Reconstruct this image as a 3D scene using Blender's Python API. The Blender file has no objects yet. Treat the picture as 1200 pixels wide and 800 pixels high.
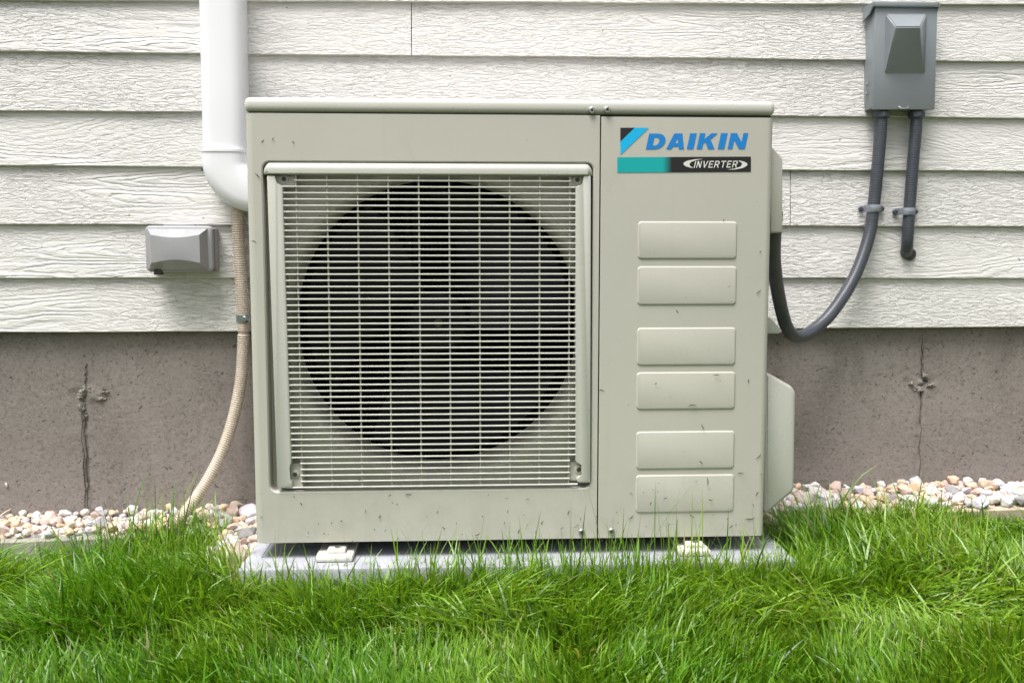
import bpy, bmesh, math, random
import numpy as np
from mathutils import Vector, Matrix
from mathutils.geometry import tessellate_polygon
random.seed(7); rng = np.random.default_rng(11)
sc = bpy.context.scene; COL = sc.collection
R = math.radians

# ------------------------------------------------------------------ camera
CAM = Vector((0.36016, -1.52538, 0.47473)); YAW, PITCH, ROLL, FPX = R(2.73119), R(5.08633), R(-0.03261), 1073.0
_f = Vector((math.sin(YAW)*math.cos(PITCH), math.cos(YAW)*math.cos(PITCH), -math.sin(PITCH)))
_r0 = Vector((math.cos(YAW), -math.sin(YAW), 0)); _u0 = _r0.cross(_f)
_r = math.cos(ROLL)*_r0 + math.sin(ROLL)*_u0; _u = math.cos(ROLL)*_u0 - math.sin(ROLL)*_r0
cam = bpy.data.cameras.new('camera'); cam_o = bpy.data.objects.new('camera', cam); COL.objects.link(cam_o)
cam.sensor_width = 36; cam.lens = FPX/1200*36; cam.clip_end = 500; cam.clip_start = 0.02
m3 = Matrix((_r, _u, -_f)).transposed(); cam_o.matrix_world = Matrix.Translation(CAM) @ m3.to_4x4()
sc.camera = cam_o
def at(px, py, Y):
    """world point on the vertical plane y=Y seen at photo pixel px,py (1200x800)"""
    d = _f + _r*((px-600)/FPX) - _u*((py-400)/FPX)
    return CAM + d*((Y-CAM.y)/d.y)
def atz(px, py, Z):
    d = _f + _r*((px-600)/FPX) - _u*((py-400)/FPX)
    return CAM + d*((Z-CAM.z)/d.z)

# ------------------------------------------------------------------ light
SUN_EL, SUN_AZ = R(68), R(222)          # azimuth clockwise from +y
SUN_STRENGTH, SKY_STRENGTH, SUN_ANGLE = 2.5, 0.105, R(32)
w = bpy.data.worlds.new('World'); sc.world = w; w.use_nodes = True
nt = w.node_tree; bg = nt.nodes['Background']
sky = nt.nodes.new('ShaderNodeTexSky'); sky.sky_type = 'NISHITA'; sky.sun_disc = False
sky.sun_elevation = SUN_EL; sky.sun_rotation = SUN_AZ; sky.air_density = 1.0; sky.dust_density = 6.0; sky.ozone_density = 0.6
hs = nt.nodes.new('ShaderNodeHueSaturation'); hs.inputs['Saturation'].default_value = 0.32
nt.links.new(sky.outputs[0], hs.inputs['Color']); nt.links.new(hs.outputs[0], bg.inputs[0])
bg.inputs[1].default_value = SKY_STRENGTH
sl = bpy.data.lights.new('sun', 'SUN'); sl.energy = SUN_STRENGTH; sl.angle = SUN_ANGLE; sl.color = (1, .975, .965)
so = bpy.data.objects.new('sun', sl); COL.objects.link(so)
sdir = Vector((math.sin(SUN_AZ)*math.cos(SUN_EL), math.cos(SUN_AZ)*math.cos(SUN_EL), math.sin(SUN_EL)))
so.rotation_euler = (-sdir).to_track_quat('-Z', 'Y').to_euler(); so.location = sdir*20
sc.view_settings.view_transform = 'Standard'; sc.view_settings.look = 'None'; sc.view_settings.gamma = 1
sc.view_settings.exposure = 0.86
sc.cycles.max_bounces = 8; sc.cycles.diffuse_bounces = 4

# ------------------------------------------------------------------ helpers
def tag(o, label=None, cat=None, group=None, kind=None):
    if label: o['label'] = label
    if cat: o['category'] = cat
    if group: o['group'] = group
    if kind: o['kind'] = kind
    return o
def empty(name, loc, label, cat, group=None, kind=None):
    o = bpy.data.objects.new(name, None); o.empty_display_size = .05; o.location = loc; COL.objects.link(o)
    return tag(o, label, cat, group, kind)
def link(name, me, parent=None):
    o = bpy.data.objects.new(name, me); COL.objects.link(o)
    if parent is not None:
        o.parent = parent
        o.matrix_parent_inverse = Matrix.Translation(-world_loc(parent))
    return o
def world_loc(o):
    v = Vector(o.location)
    if o.parent is not None and o.type == 'EMPTY': v = v
    return WL.get(o.name, v)
WL = {}
def part(name, bm, mat, parent=None, smooth=None):
    """one mesh object from a bmesh given in world coordinates"""
    bmesh.ops.recalc_face_normals(bm, faces=bm.faces)
    me = bpy.data.meshes.new(name)
    if smooth is not None:
        for f in bm.faces: f.smooth = True
        for e in bm.edges:
            if len(e.link_faces) == 2 and e.calc_face_angle(0) > R(smooth): e.smooth = False
    bm.to_mesh(me); bm.free()
    if mat: me.materials.append(mat)
    o = link(name, me, parent); WL[o.name] = Vector((0, 0, 0)); return o
def child_of(o):   # parts are built in world coordinates with identity transforms
    return o
def box(bm, x0, x1, y0, y1, z0, z1, r=0.0, seg=2):
    vs = [bm.verts.new((x, y, z)) for x in (x0, x1) for y in (y0, y1) for z in (z0, z1)]
    idx = [(0, 1, 3, 2), (4, 6, 7, 5), (0, 4, 5, 1), (2, 3, 7, 6), (0, 2, 6, 4), (1, 5, 7, 3)]
    fs = [bm.faces.new([vs[i] for i in q]) for q in idx]
    if r > 0:
        es = list({e for f in fs for e in f.edges})
        bmesh.ops.bevel(bm, geom=es, offset=r, segments=seg, profile=.5, affect='EDGES')
def prism(bm, pts, y0, y1, r=0.0, seg=2):
    """polygon in xz extruded from y0 (front) to y1"""
    a = [bm.verts.new((p[0], y0, p[1])) for p in pts]; b = [bm.verts.new((p[0], y1, p[1])) for p in pts]
    fs = [bm.faces.new(a), bm.faces.new(b[::-1])]
    n = len(pts)
    for i in range(n): fs.append(bm.faces.new((a[i], a[(i+1) % n], b[(i+1) % n], b[i])))
    if r > 0:
        es = [e for e in fs[0].edges] + [e for f in fs[2:] for e in f.edges if e not in fs[0].edges and e not in fs[1].edges]
        bmesh.ops.bevel(bm, geom=list(set(es)), offset=r, segments=seg, profile=.5, affect='EDGES')
def catmull(pts, n):
    P = [Vector(p) for p in pts]; P = [2*P[0]-P[1]] + P + [2*P[-1]-P[-2]]
    out = []
    for i in range(1, len(P)-2):
        for k in range(n):
            t = k/n; a, b, c, d = P[i-1], P[i], P[i+1], P[i+2]
            out.append(.5*((2*b)+(c-a)*t+(2*a-5*b+4*c-d)*t*t+(3*b-a-3*c+d)*t*t*t))
    out.append(P[-2]); return out
def resample(pts, step):
    L = [0]
    for a, b in zip(pts, pts[1:]): L.append(L[-1]+(b-a).length)
    n = max(2, int(L[-1]/step)); out = []; j = 0
    for i in range(n+1):
        s = L[-1]*i/n
        while j < len(L)-2 and L[j+1] < s: j += 1
        t = (s-L[j])/max(1e-9, L[j+1]-L[j]); out.append(pts[j].lerp(pts[j+1], min(1, t)))
    return out, L[-1]/n
def tube(bm, pts, rad, seg=16, cap=True):
    """rad: float or list per point"""
    n = len(pts); rings = []; side = None
    for i, p in enumerate(pts):
        t = (pts[min(i+1, n-1)]-pts[max(i-1, 0)]).normalized()
        if side is None:
            side = t.orthogonal().normalized()
        side = (side - t*side.dot(t)).normalized(); up = t.cross(side)
        rr = rad if isinstance(rad, (int, float)) else rad[i]
        rings.append([bm.verts.new(p + (side*math.cos(a)+up*math.sin(a))*rr) for a in (2*math.pi*k/seg for k in range(seg))])
    for a, b in zip(rings, rings[1:]):
        for k in range(seg): bm.faces.new((a[k], a[(k+1) % seg], b[(k+1) % seg], b[k]))
    if cap: bm.faces.new(rings[0][::-1]); bm.faces.new(rings[-1])
def disc(bm, c, axis, r, h, seg=16, bev=0):
    """short cylinder from c along axis"""
    a = Vector(axis).normalized(); c = Vector(c)
    if bev: tube(bm, [c, c+a*(h-bev), c+a*h], [r, r, r-bev], seg)
    else: tube(bm, [c, c+a*h], r, seg)
def flat(name, polys, Y, mat, parent):
    """flat print: polygons (outer[, holes]) of (x,z) on plane y=Y"""
    bm = bmesh.new()
    for loops in polys:
        co = [[Vector((p[0], p[1], 0)) for p in lp] for lp in loops]
        fl = [bm.verts.new((p[0], Y, p[1])) for lp in loops for p in lp]
        for t in tessellate_polygon(co):
            try: bm.faces.new([fl[i] for i in t])
            except ValueError: pass
    for f in bm.faces:
        f.normal_update()
        if f.normal.y > 0: f.normal_flip()
    me = bpy.data.meshes.new(name); bm.to_mesh(me); bm.free(); me.materials.append(mat)
    o = link(name, me, parent); WL[o.name] = Vector((0, 0, 0)); return o

# ------------------------------------------------------------------ materials
class NB:
    def __init__(s, name):
        s.m = bpy.data.materials.new(name); s.m.use_nodes = True; s.t = s.m.node_tree
        s.p = s.t.nodes['Principled BSDF']; s.out = s.t.nodes['Material Output']
        s.tc = s.t.nodes.new('ShaderNodeTexCoord')
    def n(s, typ, ins=None, **kw):
        nd = s.t.nodes.new('ShaderNode'+typ)
        for k, v in kw.items(): setattr(nd, k, v)
        for k, v in (ins or {}).items():
            if hasattr(v, 'is_linked') or hasattr(v, 'links'): s.t.links.new(v, nd.inputs[k])
            else: nd.inputs[k].default_value = v
        return nd
    def map(s, sc=(1, 1, 1), src=None, loc=(0, 0, 0)):
        return s.n('Mapping', {'Vector': src or s.tc.outputs['Object'], 'Scale': sc, 'Location': loc}).outputs[0]
    def noise(s, scale=5, detail=4, rough=.5, dist=0, vec=None):
        return s.n('TexNoise', {'Vector': vec or s.tc.outputs['Object'], 'Scale': scale, 'Detail': detail, 'Roughness': rough, 'Distortion': dist}).outputs[0]
    def math(s, op, a, b=0.0, clamp=False):
        return s.n('Math', {0: a, 1: b}, operation=op, use_clamp=clamp).outputs[0]
    def ramp(s, fac, stops, interp='LINEAR'):
        nd = s.n('ValToRGB', {'Fac': fac}); cr = nd.color_ramp; cr.interpolation = interp
        while len(cr.elements) < len(stops): cr.elements.new(.5)
        for e, (p, c) in zip(cr.elements, stops):
            e.position = p; e.color = (c[0], c[1], c[2], 1) if isinstance(c, tuple) else (c, c, c, 1)
        return nd.outputs[0]
    def mix(s, fac, a, b, blend='MIX'):
        nd = s.n('Mix', data_type='RGBA', blend_type=blend)
        for k, v in ((0, fac), (6, a), (7, b)):
            if hasattr(v, 'links'): s.t.links.new(v, nd.inputs[k])
            else: nd.inputs[k].default_value = (*v, 1) if isinstance(v, tuple) else v
        return nd.outputs[2]
    def set(s, **kw):
        for k, v in kw.items():
            k = k.replace('_', ' ')
            if hasattr(v, 'links'): s.t.links.new(v, s.p.inputs[k])
            else: s.p.inputs[k].default_value = (*v, 1) if isinstance(v, tuple) and len(v) == 3 else v
        return s
    def bump(s, h, strength=.3, dist=.002, normal=None):
        ins = {'Height': h, 'Strength': strength, 'Distance': dist}
        if normal is not None: ins['Normal'] = normal
        o = s.n('Bump', ins).outputs[0]; s.t.links.new(o, s.p.inputs['Normal']); return o
def simple(name, col, rough=.45, var=.06, scale=9, bump=.0, bscale=400, metal=0, spec=.5):
    b = NB(name); v = b.noise(scale, 5, .6)
    f = b.ramp(v, [(.3, 0.0), (.7, 1.0)])
    c = b.mix(f, tuple(x*(1-var) for x in col), tuple(min(1, x*(1+var)) for x in col))
    b.set(Base_Color=c, Roughness=rough, Metallic=metal); b.p.inputs['Specular IOR Level'].default_value = spec
    if bump: b.bump(b.noise(bscale, 2), bump, .0008)
    return b.m
M = {}
# painted ivory sheet metal, a few smudges and dust specks
def ivory(name, col, rough=.42):
    b = NB(name)
    big = b.ramp(b.noise(3.2, 4, .6), [(.3, 0.0), (.75, 1.0)])
    c = b.mix(big, tuple(x*.95 for x in col), tuple(x*1.03 for x in col))
    sm = b.ramp(b.noise(16, 5, .7, .6, b.map((1, 1, .55))), [(.62, 0.0), (.78, 1.0)])
    c = b.mix(b.math('MULTIPLY', sm, .16), c, (.20, .19, .15))
    rs = b.ramp(b.noise(1, 4, .6, .2, b.map((38, 38, 2.2))), [(.58, 0.0), (.80, 1.0)])
    c = b.mix(b.math('MULTIPLY', rs, .10), c, (.24, .23, .17))
    hz = b.n('SeparateXYZ', {0: b.tc.outputs['Object']}).outputs[2]
    low = b.n('MapRange', {0: hz, 1: .16, 2: 0.0}).outputs[0]
    ds = b.math('MULTIPLY', low, b.ramp(b.noise(22, 6, .7), [(.40, 0.0), (.70, 1.0)]))
    c = b.mix(b.math('MULTIPLY', ds, .22), c, (.20, .17, .12))
    sp = b.ramp(b.noise(150, 2, .5), [(.73, 0.0), (.77, 1.0)])
    c = b.mix(b.math('MULTIPLY', sp, .35), c, (.10, .10, .06))
    b.set(Base_Color=c, Roughness=b.ramp(b.noise(24, 3), [(.3, rough-.06), (.7, rough+.1)]))
    b.bump(b.noise(420, 2), .12, .0005)
    return b.m
M['ivory'] = ivory('ivory_paint', (.475, .466, .404))
M['ivory2'] = ivory('ivory_plastic', (.47, .47, .415), .30)
M['lid'] = ivory('ivory_lid_lit_bars', (.55, .545, .49), .30)
M['black'] = simple('black_coil_and_shade', (.004, .004, .005), .7, spec=.2)
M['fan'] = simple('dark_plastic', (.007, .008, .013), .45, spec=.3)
M['seam'] = simple('seam_dark', (.03, .03, .026), .8)
M['steel'] = simple('screw_steel', (.42, .42, .40), .35, .2, 300, metal=.9)
M['dull'] = simple('screw_dull', (.10, .10, .085), .5, .2, 300, metal=.4)
M['white'] = simple('white_plastic', (.80, .80, .82), .32, .02, 5)
M['grey_box'] = simple('grey_enamel', (.225, .25, .265), .36, .05, 14, .10, 500)
M['conduit'] = simple('grey_conduit', (.056, .062, .076), .34, .12, 40)
M['strap'] = simple('zinc_strap', (.46, .49, .55), .35, .15, 120, metal=.2)
M['clampm'] = simple('zinc_clamp', (.30, .36, .36), .3, .25, 200, metal=.8)
M['outlet'] = simple('grey_plastic', (.33, .33, .34), .45, .04, 25, .15, 700)
M['outlet_dark'] = simple('dark_gasket', (.05, .05, .05), .6)
M['foot'] = simple('cream_plastic', (.66, .64, .58), .5, .1, 60)
M['pad'] = simple('pad_plastic', (.33, .335, .375), .65, .14, 30, .4, 250)
M['hole'] = simple('hole_dark', (.02, .02, .02), .9)
b = NB('beige_hose'); c = b.mix(b.ramp(b.noise(30, 4), [(.35, 0.0), (.7, 1.0)]), (.56, .46, .37), (.66, .57, .47))
b.set(Base_Color=c, Roughness=.5); M['hose'] = b.m
def flatcol(name, c, r=.4):
    b = NB(name); cc = b.mix(b.noise(40, 2), tuple(x*.94 for x in c), tuple(min(1, x*1.05) for x in c)); b.set(Base_Color=cc, Roughness=r); return b.m
M['blue'] = flatcol('print_blue', (.004, .20, .56)); M['cyan'] = flatcol('print_cyan', (.0, .42, .75))
M['pblack'] = flatcol('print_black', (.012, .012, .011)); M['pwhite'] = flatcol('print_white', (.66, .66, .60))
# printed strip: teal that fades to black (flat print)
b = NB('print_strip'); sx = b.n('SeparateXYZ', {0: b.tc.outputs['Object']}).outputs[0]
xa, xb = at(776, 193, 0).x, at(787, 193, 0).x
fac = b.n('MapRange', {0: sx, 1: xa, 2: xb}).outputs[0]
b.set(Base_Color=b.mix(fac, (.0, .36, .36), (.012, .012, .011)), Roughness=.4); M['strip'] = b.m

# fibre-cement siding embossed with cedar grain
def siding():
    b = NB('siding_paint')
    oi = b.n('ObjectInfo').outputs['Random']
    off = b.n('CombineXYZ', {0: b.math('MULTIPLY', oi, 83.0), 1: b.math('MULTIPLY', oi, 17.0), 2: b.math('MULTIPLY', oi, 41.0)}).outputs[0]
    v = b.n('VectorMath', {0: b.tc.outputs['Object'], 1: off}, operation='ADD').outputs[0]
    # cathedral figure: level lines of a stretched smooth field
    fld = b.noise(1, 1.5, .45, .25, b.map((1.5, 1, 10.5), v))
    wob = b.noise(1, 3, .6, 0, b.map((15, 1, 75), v))
    lv = b.math('ADD', b.math('MULTIPLY', fld, 30.0), b.math('MULTIPLY', wob, 1.7))
    saw = b.math('FRACT', lv)
    ridge = b.ramp(saw, [(0.0, .0), (.22, .95), (.55, .8), (.85, .3), (1.0, 0.0)])
    # choppy saw texture
    ch = b.noise(1, 3.5, .62, 1.1, b.map((34, 1, 165), v))
    chop = b.ramp(ch, [(.30, 0.0), (.47, .35), (.53, .8), (.72, 1.0)])
    msk = b.ramp(b.noise(1, 2, .5, 0, b.map((1.5, 1, 5), v)), [(.54, 0.0), (.66, .8)])
    h = b.mix(msk, chop, ridge)
    h = b.n('RGBToBW', {0: h}).outputs[0]
    amp = b.ramp(b.noise(1, 2, .5, 0, b.map((3, 1, 9), v)), [(.28, .35), (.62, 1.0)])
    h = b.math('MULTIPLY', h, amp)
    b.bump(h, 1.0, .0023)
    col = b.mix(b.ramp(b.noise(1, 4, .6, 0, b.map((1.2, 1, 8), v)), [(.3, 0.0), (.7, 1.0)]), (.658, .644, .614), (.710, .695, .668))
    dirt = b.ramp(b.noise(1, 5, .65, .4, b.map((7, 1, 16), v)), [(.60, 0.0), (.76, 1.0)])
    col = b.mix(b.math('MULTIPLY', dirt, .10), col, (.38, .36, .28))
    sp = b.ramp(b.noise(95, 1, .5, 0, v), [(.775, 0.0), (.80, 1.0)])
    col = b.mix(b.math('MULTIPLY', sp, .7), col, (.10, .09, .07))
    b.set(Base_Color=col, Roughness=.55)
    return b.m
M['siding'] = siding()
def concrete():
    b = NB('concrete')
    c = b.mix(b.ramp(b.noise(4.5, 6, .65), [(.3, 0.0), (.7, 1.0)]), (.180, .155, .139), (.270, .239, .219))
    st = b.ramp(b.noise(1, 4, .6, .3, b.map((7, 1, 2.0))), [(.5, 0.0), (.75, 1.0)])
    c = b.mix(b.math('MULTIPLY', st, .55), c, (.30, .27, .245))
    st2 = b.ramp(b.noise(1, 5, .6, .3, b.map((12, 1, 4), None, (5, 0, 3))), [(.55, 0.0), (.75, 1.0)])
    c = b.mix(b.math('MULTIPLY', st2, .55), c, (.100, .082, .068))
    g = b.ramp(b.noise(190, 4, .75), [(.38, 0.0), (.66, 1.0)])
    c = b.mix(b.math('MULTIPLY', g, .5), c, (.32, .29, .27))
    g2 = b.ramp(b.noise(130, 4, .75, .4, b.map((1, 1, 1.2), None, (3, 1, 7))), [(.54, 0.0), (.68, 1.0)])
    c = b.mix(b.math('MULTIPLY', g2, .7), c, (.085, .072, .062))
    pit = b.ramp(b.noise(115, 2.5, .6, .8, b.map((1, 1, 1.3))), [(.285, 1.0), (.33, 0.0)])
    pit2 = b.ramp(b.noise(52, 3, .6, 1.0, b.map((1, 1, 1.6), None, (2, 7, 5))), [(.28, 1.0), (.315, 0.0)])
    pit = b.math('MAXIMUM', pit, pit2)
    pale = b.ramp(b.noise(70, 3, .6, .5, b.map((1, 1, 2.2), None, (9, 2, 1))), [(.64, 0.0), (.71, 1.0)])
    c = b.mix(b.math('MULTIPLY', pale, .5), c, (.40, .37, .34))
    c = b.mix(b.math('MULTIPLY', pit, .75), c, (.05, .043, .036))
    b.set(Base_Color=c, Roughness=.92)
    h = b.math('SUBTRACT', b.math('MULTIPLY', b.noise(170, 6, .8), .6), b.math('MULTIPLY', pit, .9))
    b.bump(h, 1.0, .0025)
    return b.m
M['concrete'] = concrete()
M['mortar'] = simple('broken_mortar', (.25, .23, .205), .95, .35, 60, .9, 160)
M['edging'] = simple('edging_board', (.30, .285, .235), .85, .25, 40, .7, 120)
M['edging_tan'] = simple('edging_tan', (.42, .34, .26), .85, .2, 40, .7, 120)
b = NB('soil'); b.set(Base_Color=b.mix(b.noise(40, 6, .7), (.035, .04, .018), (.10, .085, .05)), Roughness=1); b.bump(b.noise(60, 6, .7), 1, .02); M['soil'] = b.m
def stone(name, c1, c2):
    b = NB(name); oi = b.n('ObjectInfo').outputs['Random']
    off = b.n('VectorMath', {0: b.tc.outputs['Object'], 1: b.n('CombineXYZ', {0: b.math('MULTIPLY', oi, 33.0), 1: oi, 2: oi}).outputs[0]}, operation='ADD').outputs[0]
    c = b.mix(b.ramp(b.noise(45, 5, .65, .5, off), [(.35, 0.0), (.65, 1.0)]), c1, c2)
    b.set(Base_Color=c, Roughness=.6); b.bump(b.noise(220, 5, .65, 0, off), .5, .002); return b.m
STONES = [stone('stone_white', (.58, .56, .53), (.72, .70, .67)), stone('stone_pink', (.50, .35, .29), (.66, .53, .48)),
          stone('stone_peach', (.62, .42, .27), (.74, .58, .42)), stone('stone_lilac', (.50, .47, .52), (.68, .65, .69)),
          stone('stone_tan', (.42, .34, .24), (.60, .52, .41)), stone('stone_grey', (.22, .21, .21), (.40, .39, .39)),
          stone('stone_cream', (.60, .53, .42), (.70, .65, .57))]
def grassmat(name='grass_blade'):
    b = NB(name); at_ = b.n('Attribute', attribute_name='tint')
    b.set(Base_Color=at_.outputs['Color'], Roughness=.36); b.p.inputs['Specular IOR Level'].default_value = .5
    tr = b.n('BsdfTranslucent', {'Color': b.mix(1.0, at_.outputs['Color'], (1.5, 1.35, .6), 'MULTIPLY')})
    mx = b.n('MixShader', {0: .35, 1: b.p.outputs[0], 2: tr.outputs[0]})
    b.t.links.new(mx.outputs[0], b.out.inputs[0]); return b.m
M['grass'] = grassmat()

# ================================================================== GROUND
W = 0.45                                # plane of the siding lips; unit front plane is y=0
def gz(x, y=0.3):
    x = np.asarray(x); y = np.asarray(y)
    back = -0.150 + 0.050*np.clip((x+.6)/1.9, -.3, 1.3); front = -0.098 + 0.012*np.clip((x+.3)/1.6, -.6, 1.4)
    t = np.clip((.26-y)/.30, 0, 1); t = t*t*(3-2*t)
    return back*(1-t)+front*t
def pz(x): return -0.092 + 0.047*np.clip((np.asarray(x)+.6)/2.1, -.4, 1.3)      # pebble bed level
bm = bmesh.new()
xs = [-60, -20, -6] + list(np.linspace(-3, 4, 57)) + [6, 20, 60]; ys = [-60, -20, -6, -3] + list(np.linspace(-1.5, .3, 19)) + [.45, .49]
gv = [[bm.verts.new((x, y, float(gz(x, y)) + .006*math.sin(7*x+3*y)*math.cos(9*y) - (.02 if y > .3 else 0))) for x in xs] for y in ys]
for j in range(len(ys)-1):
    for i in range(len(xs)-1): bm.faces.new((gv[j][i], gv[j][i+1], gv[j+1][i+1], gv[j+1][i]))
ground = part('ground', bm, M['soil'], smooth=60); tag(ground, kind='structure')

# ================================================================== HOUSE WALL: lap siding
XL, XR = -2.9, 3.6
house = empty('siding_wall', (0, W+.02, .32), 'off-white lap siding wall with embossed wood grain above the concrete foundation', 'wall')
lips = [(389, 383.5), (325.5, 326), (263, 265), (194, 200.5), (130, 138), (61, 71.5), (0, 5.5)]
lipz = []
for l, r_ in lips:
    a = at(50, l, W); c_ = at(1150, r_, W); s = (c_.z-a.z)/(c_.x-a.x); lipz.append((a.z-s*a.x, s))
for k in range(16): z0, s0 = lipz[-1]; lipz.append((z0+.1155, s0*.9))
joints = {2: at(927, 235, W).x, 5: at(482, 40, W).x, 1: -1.25, 3: 2.3, 4: -1.6, 0: 2.6}
def board(x0, x1, k):
    z0, s0 = lipz[k]; z1, s1 = lipz[k+1] if k+1 < len(lipz) else (z0+.115, s0)
    yb, yt, th, ov = W, W+.0105, .0110, .022
    prof = [(yb+.0012, 0), (yb, .0012), (yt, None), (yt+th, None), (yb+th, 0)]
    bm = bmesh.new(); n = max(2, int((x1-x0)/.06)); rows = []
    for i in range(n+1):
        x = x0+(x1-x0)*i/n; zl = z0+s0*x + .0006*math.sin(x*5+k*2.1) + .0004*math.sin(x*17+k); zt = z1+s1*x+ov
        rows.append([bm.verts.new((x, y, zl+dz if dz is not None else zt)) for y, dz in prof])
    m = len(prof)
    for a, c_ in zip(rows, rows[1:]):
        for j in range(m): bm.faces.new((a[j], a[(j+1) % m], c_[(j+1) % m], c_[j]))
    bm.faces.new(rows[0]); bm.faces.new(rows[-1][::-1])
    return part('siding_board', bm, M['siding'], house)
for k in range(len(lipz)):
    xj = joints.get(k)
    if xj is None: board(XL, XR, k)
    else: board(XL, xj-.0009, k); board(xj+.0009, XR, k)
bm = bmesh.new(); box(bm, XL, XR, W+.024, W+.20, lipz[0][0]+.004, lipz[-1][0]+.10); part('sheathing', bm, M['seam'], house)

# ================================================================== FOUNDATION
FY = W+.022
found = empty('foundation_wall', (0, FY, -.3), 'rough grey-brown concrete foundation wall under the siding', 'wall')
jl = [at(100, 450, FY).x, at(1079, 440, FY).x]
zt_ = lipz[0][0]+.03
xs = np.concatenate([np.linspace(XL, -.8, 40), np.arange(-.79, 1.62, .0045), np.linspace(1.63, XR, 40)])
zs = np.concatenate([[-.5, -.2], np.arange(-.13, zt_, .0045)])
X, Z = np.meshgrid(xs, zs); Y = np.full_like(X, FY)
def vnoise(x, z, s, seed):
    g = np.random.default_rng(seed).random((64, 64)); u = x*s+100; v = z*s+100
    i = np.floor(u).astype(int); j = np.floor(v).astype(int); fu = u-i; fv = v-j; fu = fu*fu*(3-2*fu); fv = fv*fv*(3-2*fv)
    G = lambda a, c: g[a % 64, c % 64]
    return (G(i, j)*(1-fu)+G(i+1, j)*fu)*(1-fv)+(G(i, j+1)*(1-fu)+G(i+1, j+1)*fu)*fv
Y += (vnoise(X, Z, 9, 1)-.5)*.003 + (vnoise(X, Z, 60, 2)-.5)*.0005 + (vnoise(X, Z, 180, 3)-.5)*.0008
for q, (xj, depth, wd) in enumerate([(jl[0], .0035, .0035), (jl[1], .003, .0028), (at(233, 450, FY).x, .0012, .003), (at(1000, 440, FY).x, .001, .003)]):
    wob = (vnoise(X*0, Z, 40, 9+q)-.5)*.008 + Z*(-.02 if q == 0 else .02)
    rough = .5+vnoise(X, Z, 130, 20+q)
    ztop = [at(100, 455, FY).z, at(1079, 400, FY).z, 9, 9][q]
    on = np.clip((ztop-Z)/.02, .12, 1)
    Y += depth*rough*on*np.exp(-((X-xj-wob)/(wd*(.7+.6*vnoise(X*0, Z, 25, 30+q))))**2)
for cx, cz in ((at(104, 462, FY), None), (at(1079, 448, FY), None)):
    d = np.sqrt(((X-cx.x)/.045)**2+((Z-cx.z)/.022)**2); pk = np.clip(1-d, 0, 1)
    Y += pk*(.001+.018*(vnoise(X, Z, 90, 40)-.45))
me = bpy.data.meshes.new('concrete_face'); nz, nx = X.shape
vv = np.stack([X, Y, Z], -1).reshape(-1, 3); idx = np.arange(nx*nz).reshape(nz, nx)
q = np.stack([idx[:-1, :-1], idx[:-1, 1:], idx[1:, 1:], idx[1:, :-1]], -1).reshape(-1, 4)
def np_mesh(me, v, quads):
    me.vertices.add(len(v)); me.vertices.foreach_set('co', v.astype(np.float32).ravel())
    me.loops.add(quads.size); me.loops.foreach_set('vertex_index', quads.astype(np.int32).ravel())
    me.polygons.add(len(quads)); me.polygons.foreach_set('loop_start', np.arange(0, quads.size, quads.shape[1], dtype=np.int32))
    me.polygons.foreach_set('loop_total', np.full(len(quads), quads.shape[1], np.int32))
    me.polygons.foreach_set('use_smooth', np.ones(len(quads), bool)); me.update(); me.validate()
np_mesh(me, vv, q); me.materials.append(M['concrete']); o = link('concrete_face', me, found)
def lump(parent, name, c, sx, sy, sz, mat, n=40, seed=0):
    r_ = random.Random(seed); bm = bmesh.new()
    for _ in range(n):
        v = Vector((r_.gauss(0, 1), r_.gauss(0, 1), r_.gauss(0, 1))).normalized()*r_.uniform(.75, 1.05)
        bm.verts.new((c[0]+v.x*sx, c[1]+v.y*sy, c[2]+v.z*sz))
    res = bmesh.ops.convex_hull(bm, input=bm.verts)
    bmesh.ops.delete(bm, geom=[v for v in bm.verts if not v.link_faces], context='VERTS')
    return part(name, bm, mat, parent)
rl = random.Random(3)
from mathutils import noise as mnoise
def chunk(px, py, sx, sz, seed):
    p = at(px, py, FY); bm = bmesh.new(); bmesh.ops.create_icosphere(bm, subdivisions=4, radius=1)
    for v in bm.verts:
        q = v.co.copy(); k = 1+.55*mnoise.noise(q*1.7+Vector((seed, 0, 0)))+.45*mnoise.noise(q*4+Vector((0, seed, 0)))+.25*mnoise.noise(q*9)
        v.co = Vector((p.x+q.x*k*sx, FY+.002+q.y*k*.006, p.z+q.z*k*sz))
    part('mortar_lump', bm, M['mortar'], found, 50)
for a_ in ((100, 457, .0135, .0095, 1.3), (94, 464, .006, .005, 3.1), (96, 477, .006, .011, 4.2), (117, 467, .011, .0036, 7.7), (124, 459, .009, .0022, 9.1), (101, 486, .004, .007, 2.6), (1077, 456, .010, .0065, 5.5), (1091, 451, .009, .0028, 6.4), (1084, 440, .006, .0045, 8.8), (1068, 449, .006, .004, 11.5)): chunk(*a_)
for px, py, a, c_ in [(116, 460, .012, .0026), (122, 456.5, .010, .0016), (64, 464, .005, .0022), (80, 468, .006, .0018), (146, 464, .009, .0016), (138, 500, .004, .0028), (1083, 446, .014, .0032), (1092, 452, .010, .0018), (1034, 464, .0035, .0025), (1095, 399, .0035, .0018), (1028, 450, .006, .0018), (1009, 503, .004, .002)]:
    p = at(px, py, FY); lump(found, 'broken_pit', (p.x, FY+.0045, p.z), a, .0055, c_, M['hole'], 22, int(px))
M['joint'] = simple('joint_dirt', (.13, .112, .098), .95, .5, 150, .8, 200)
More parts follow.
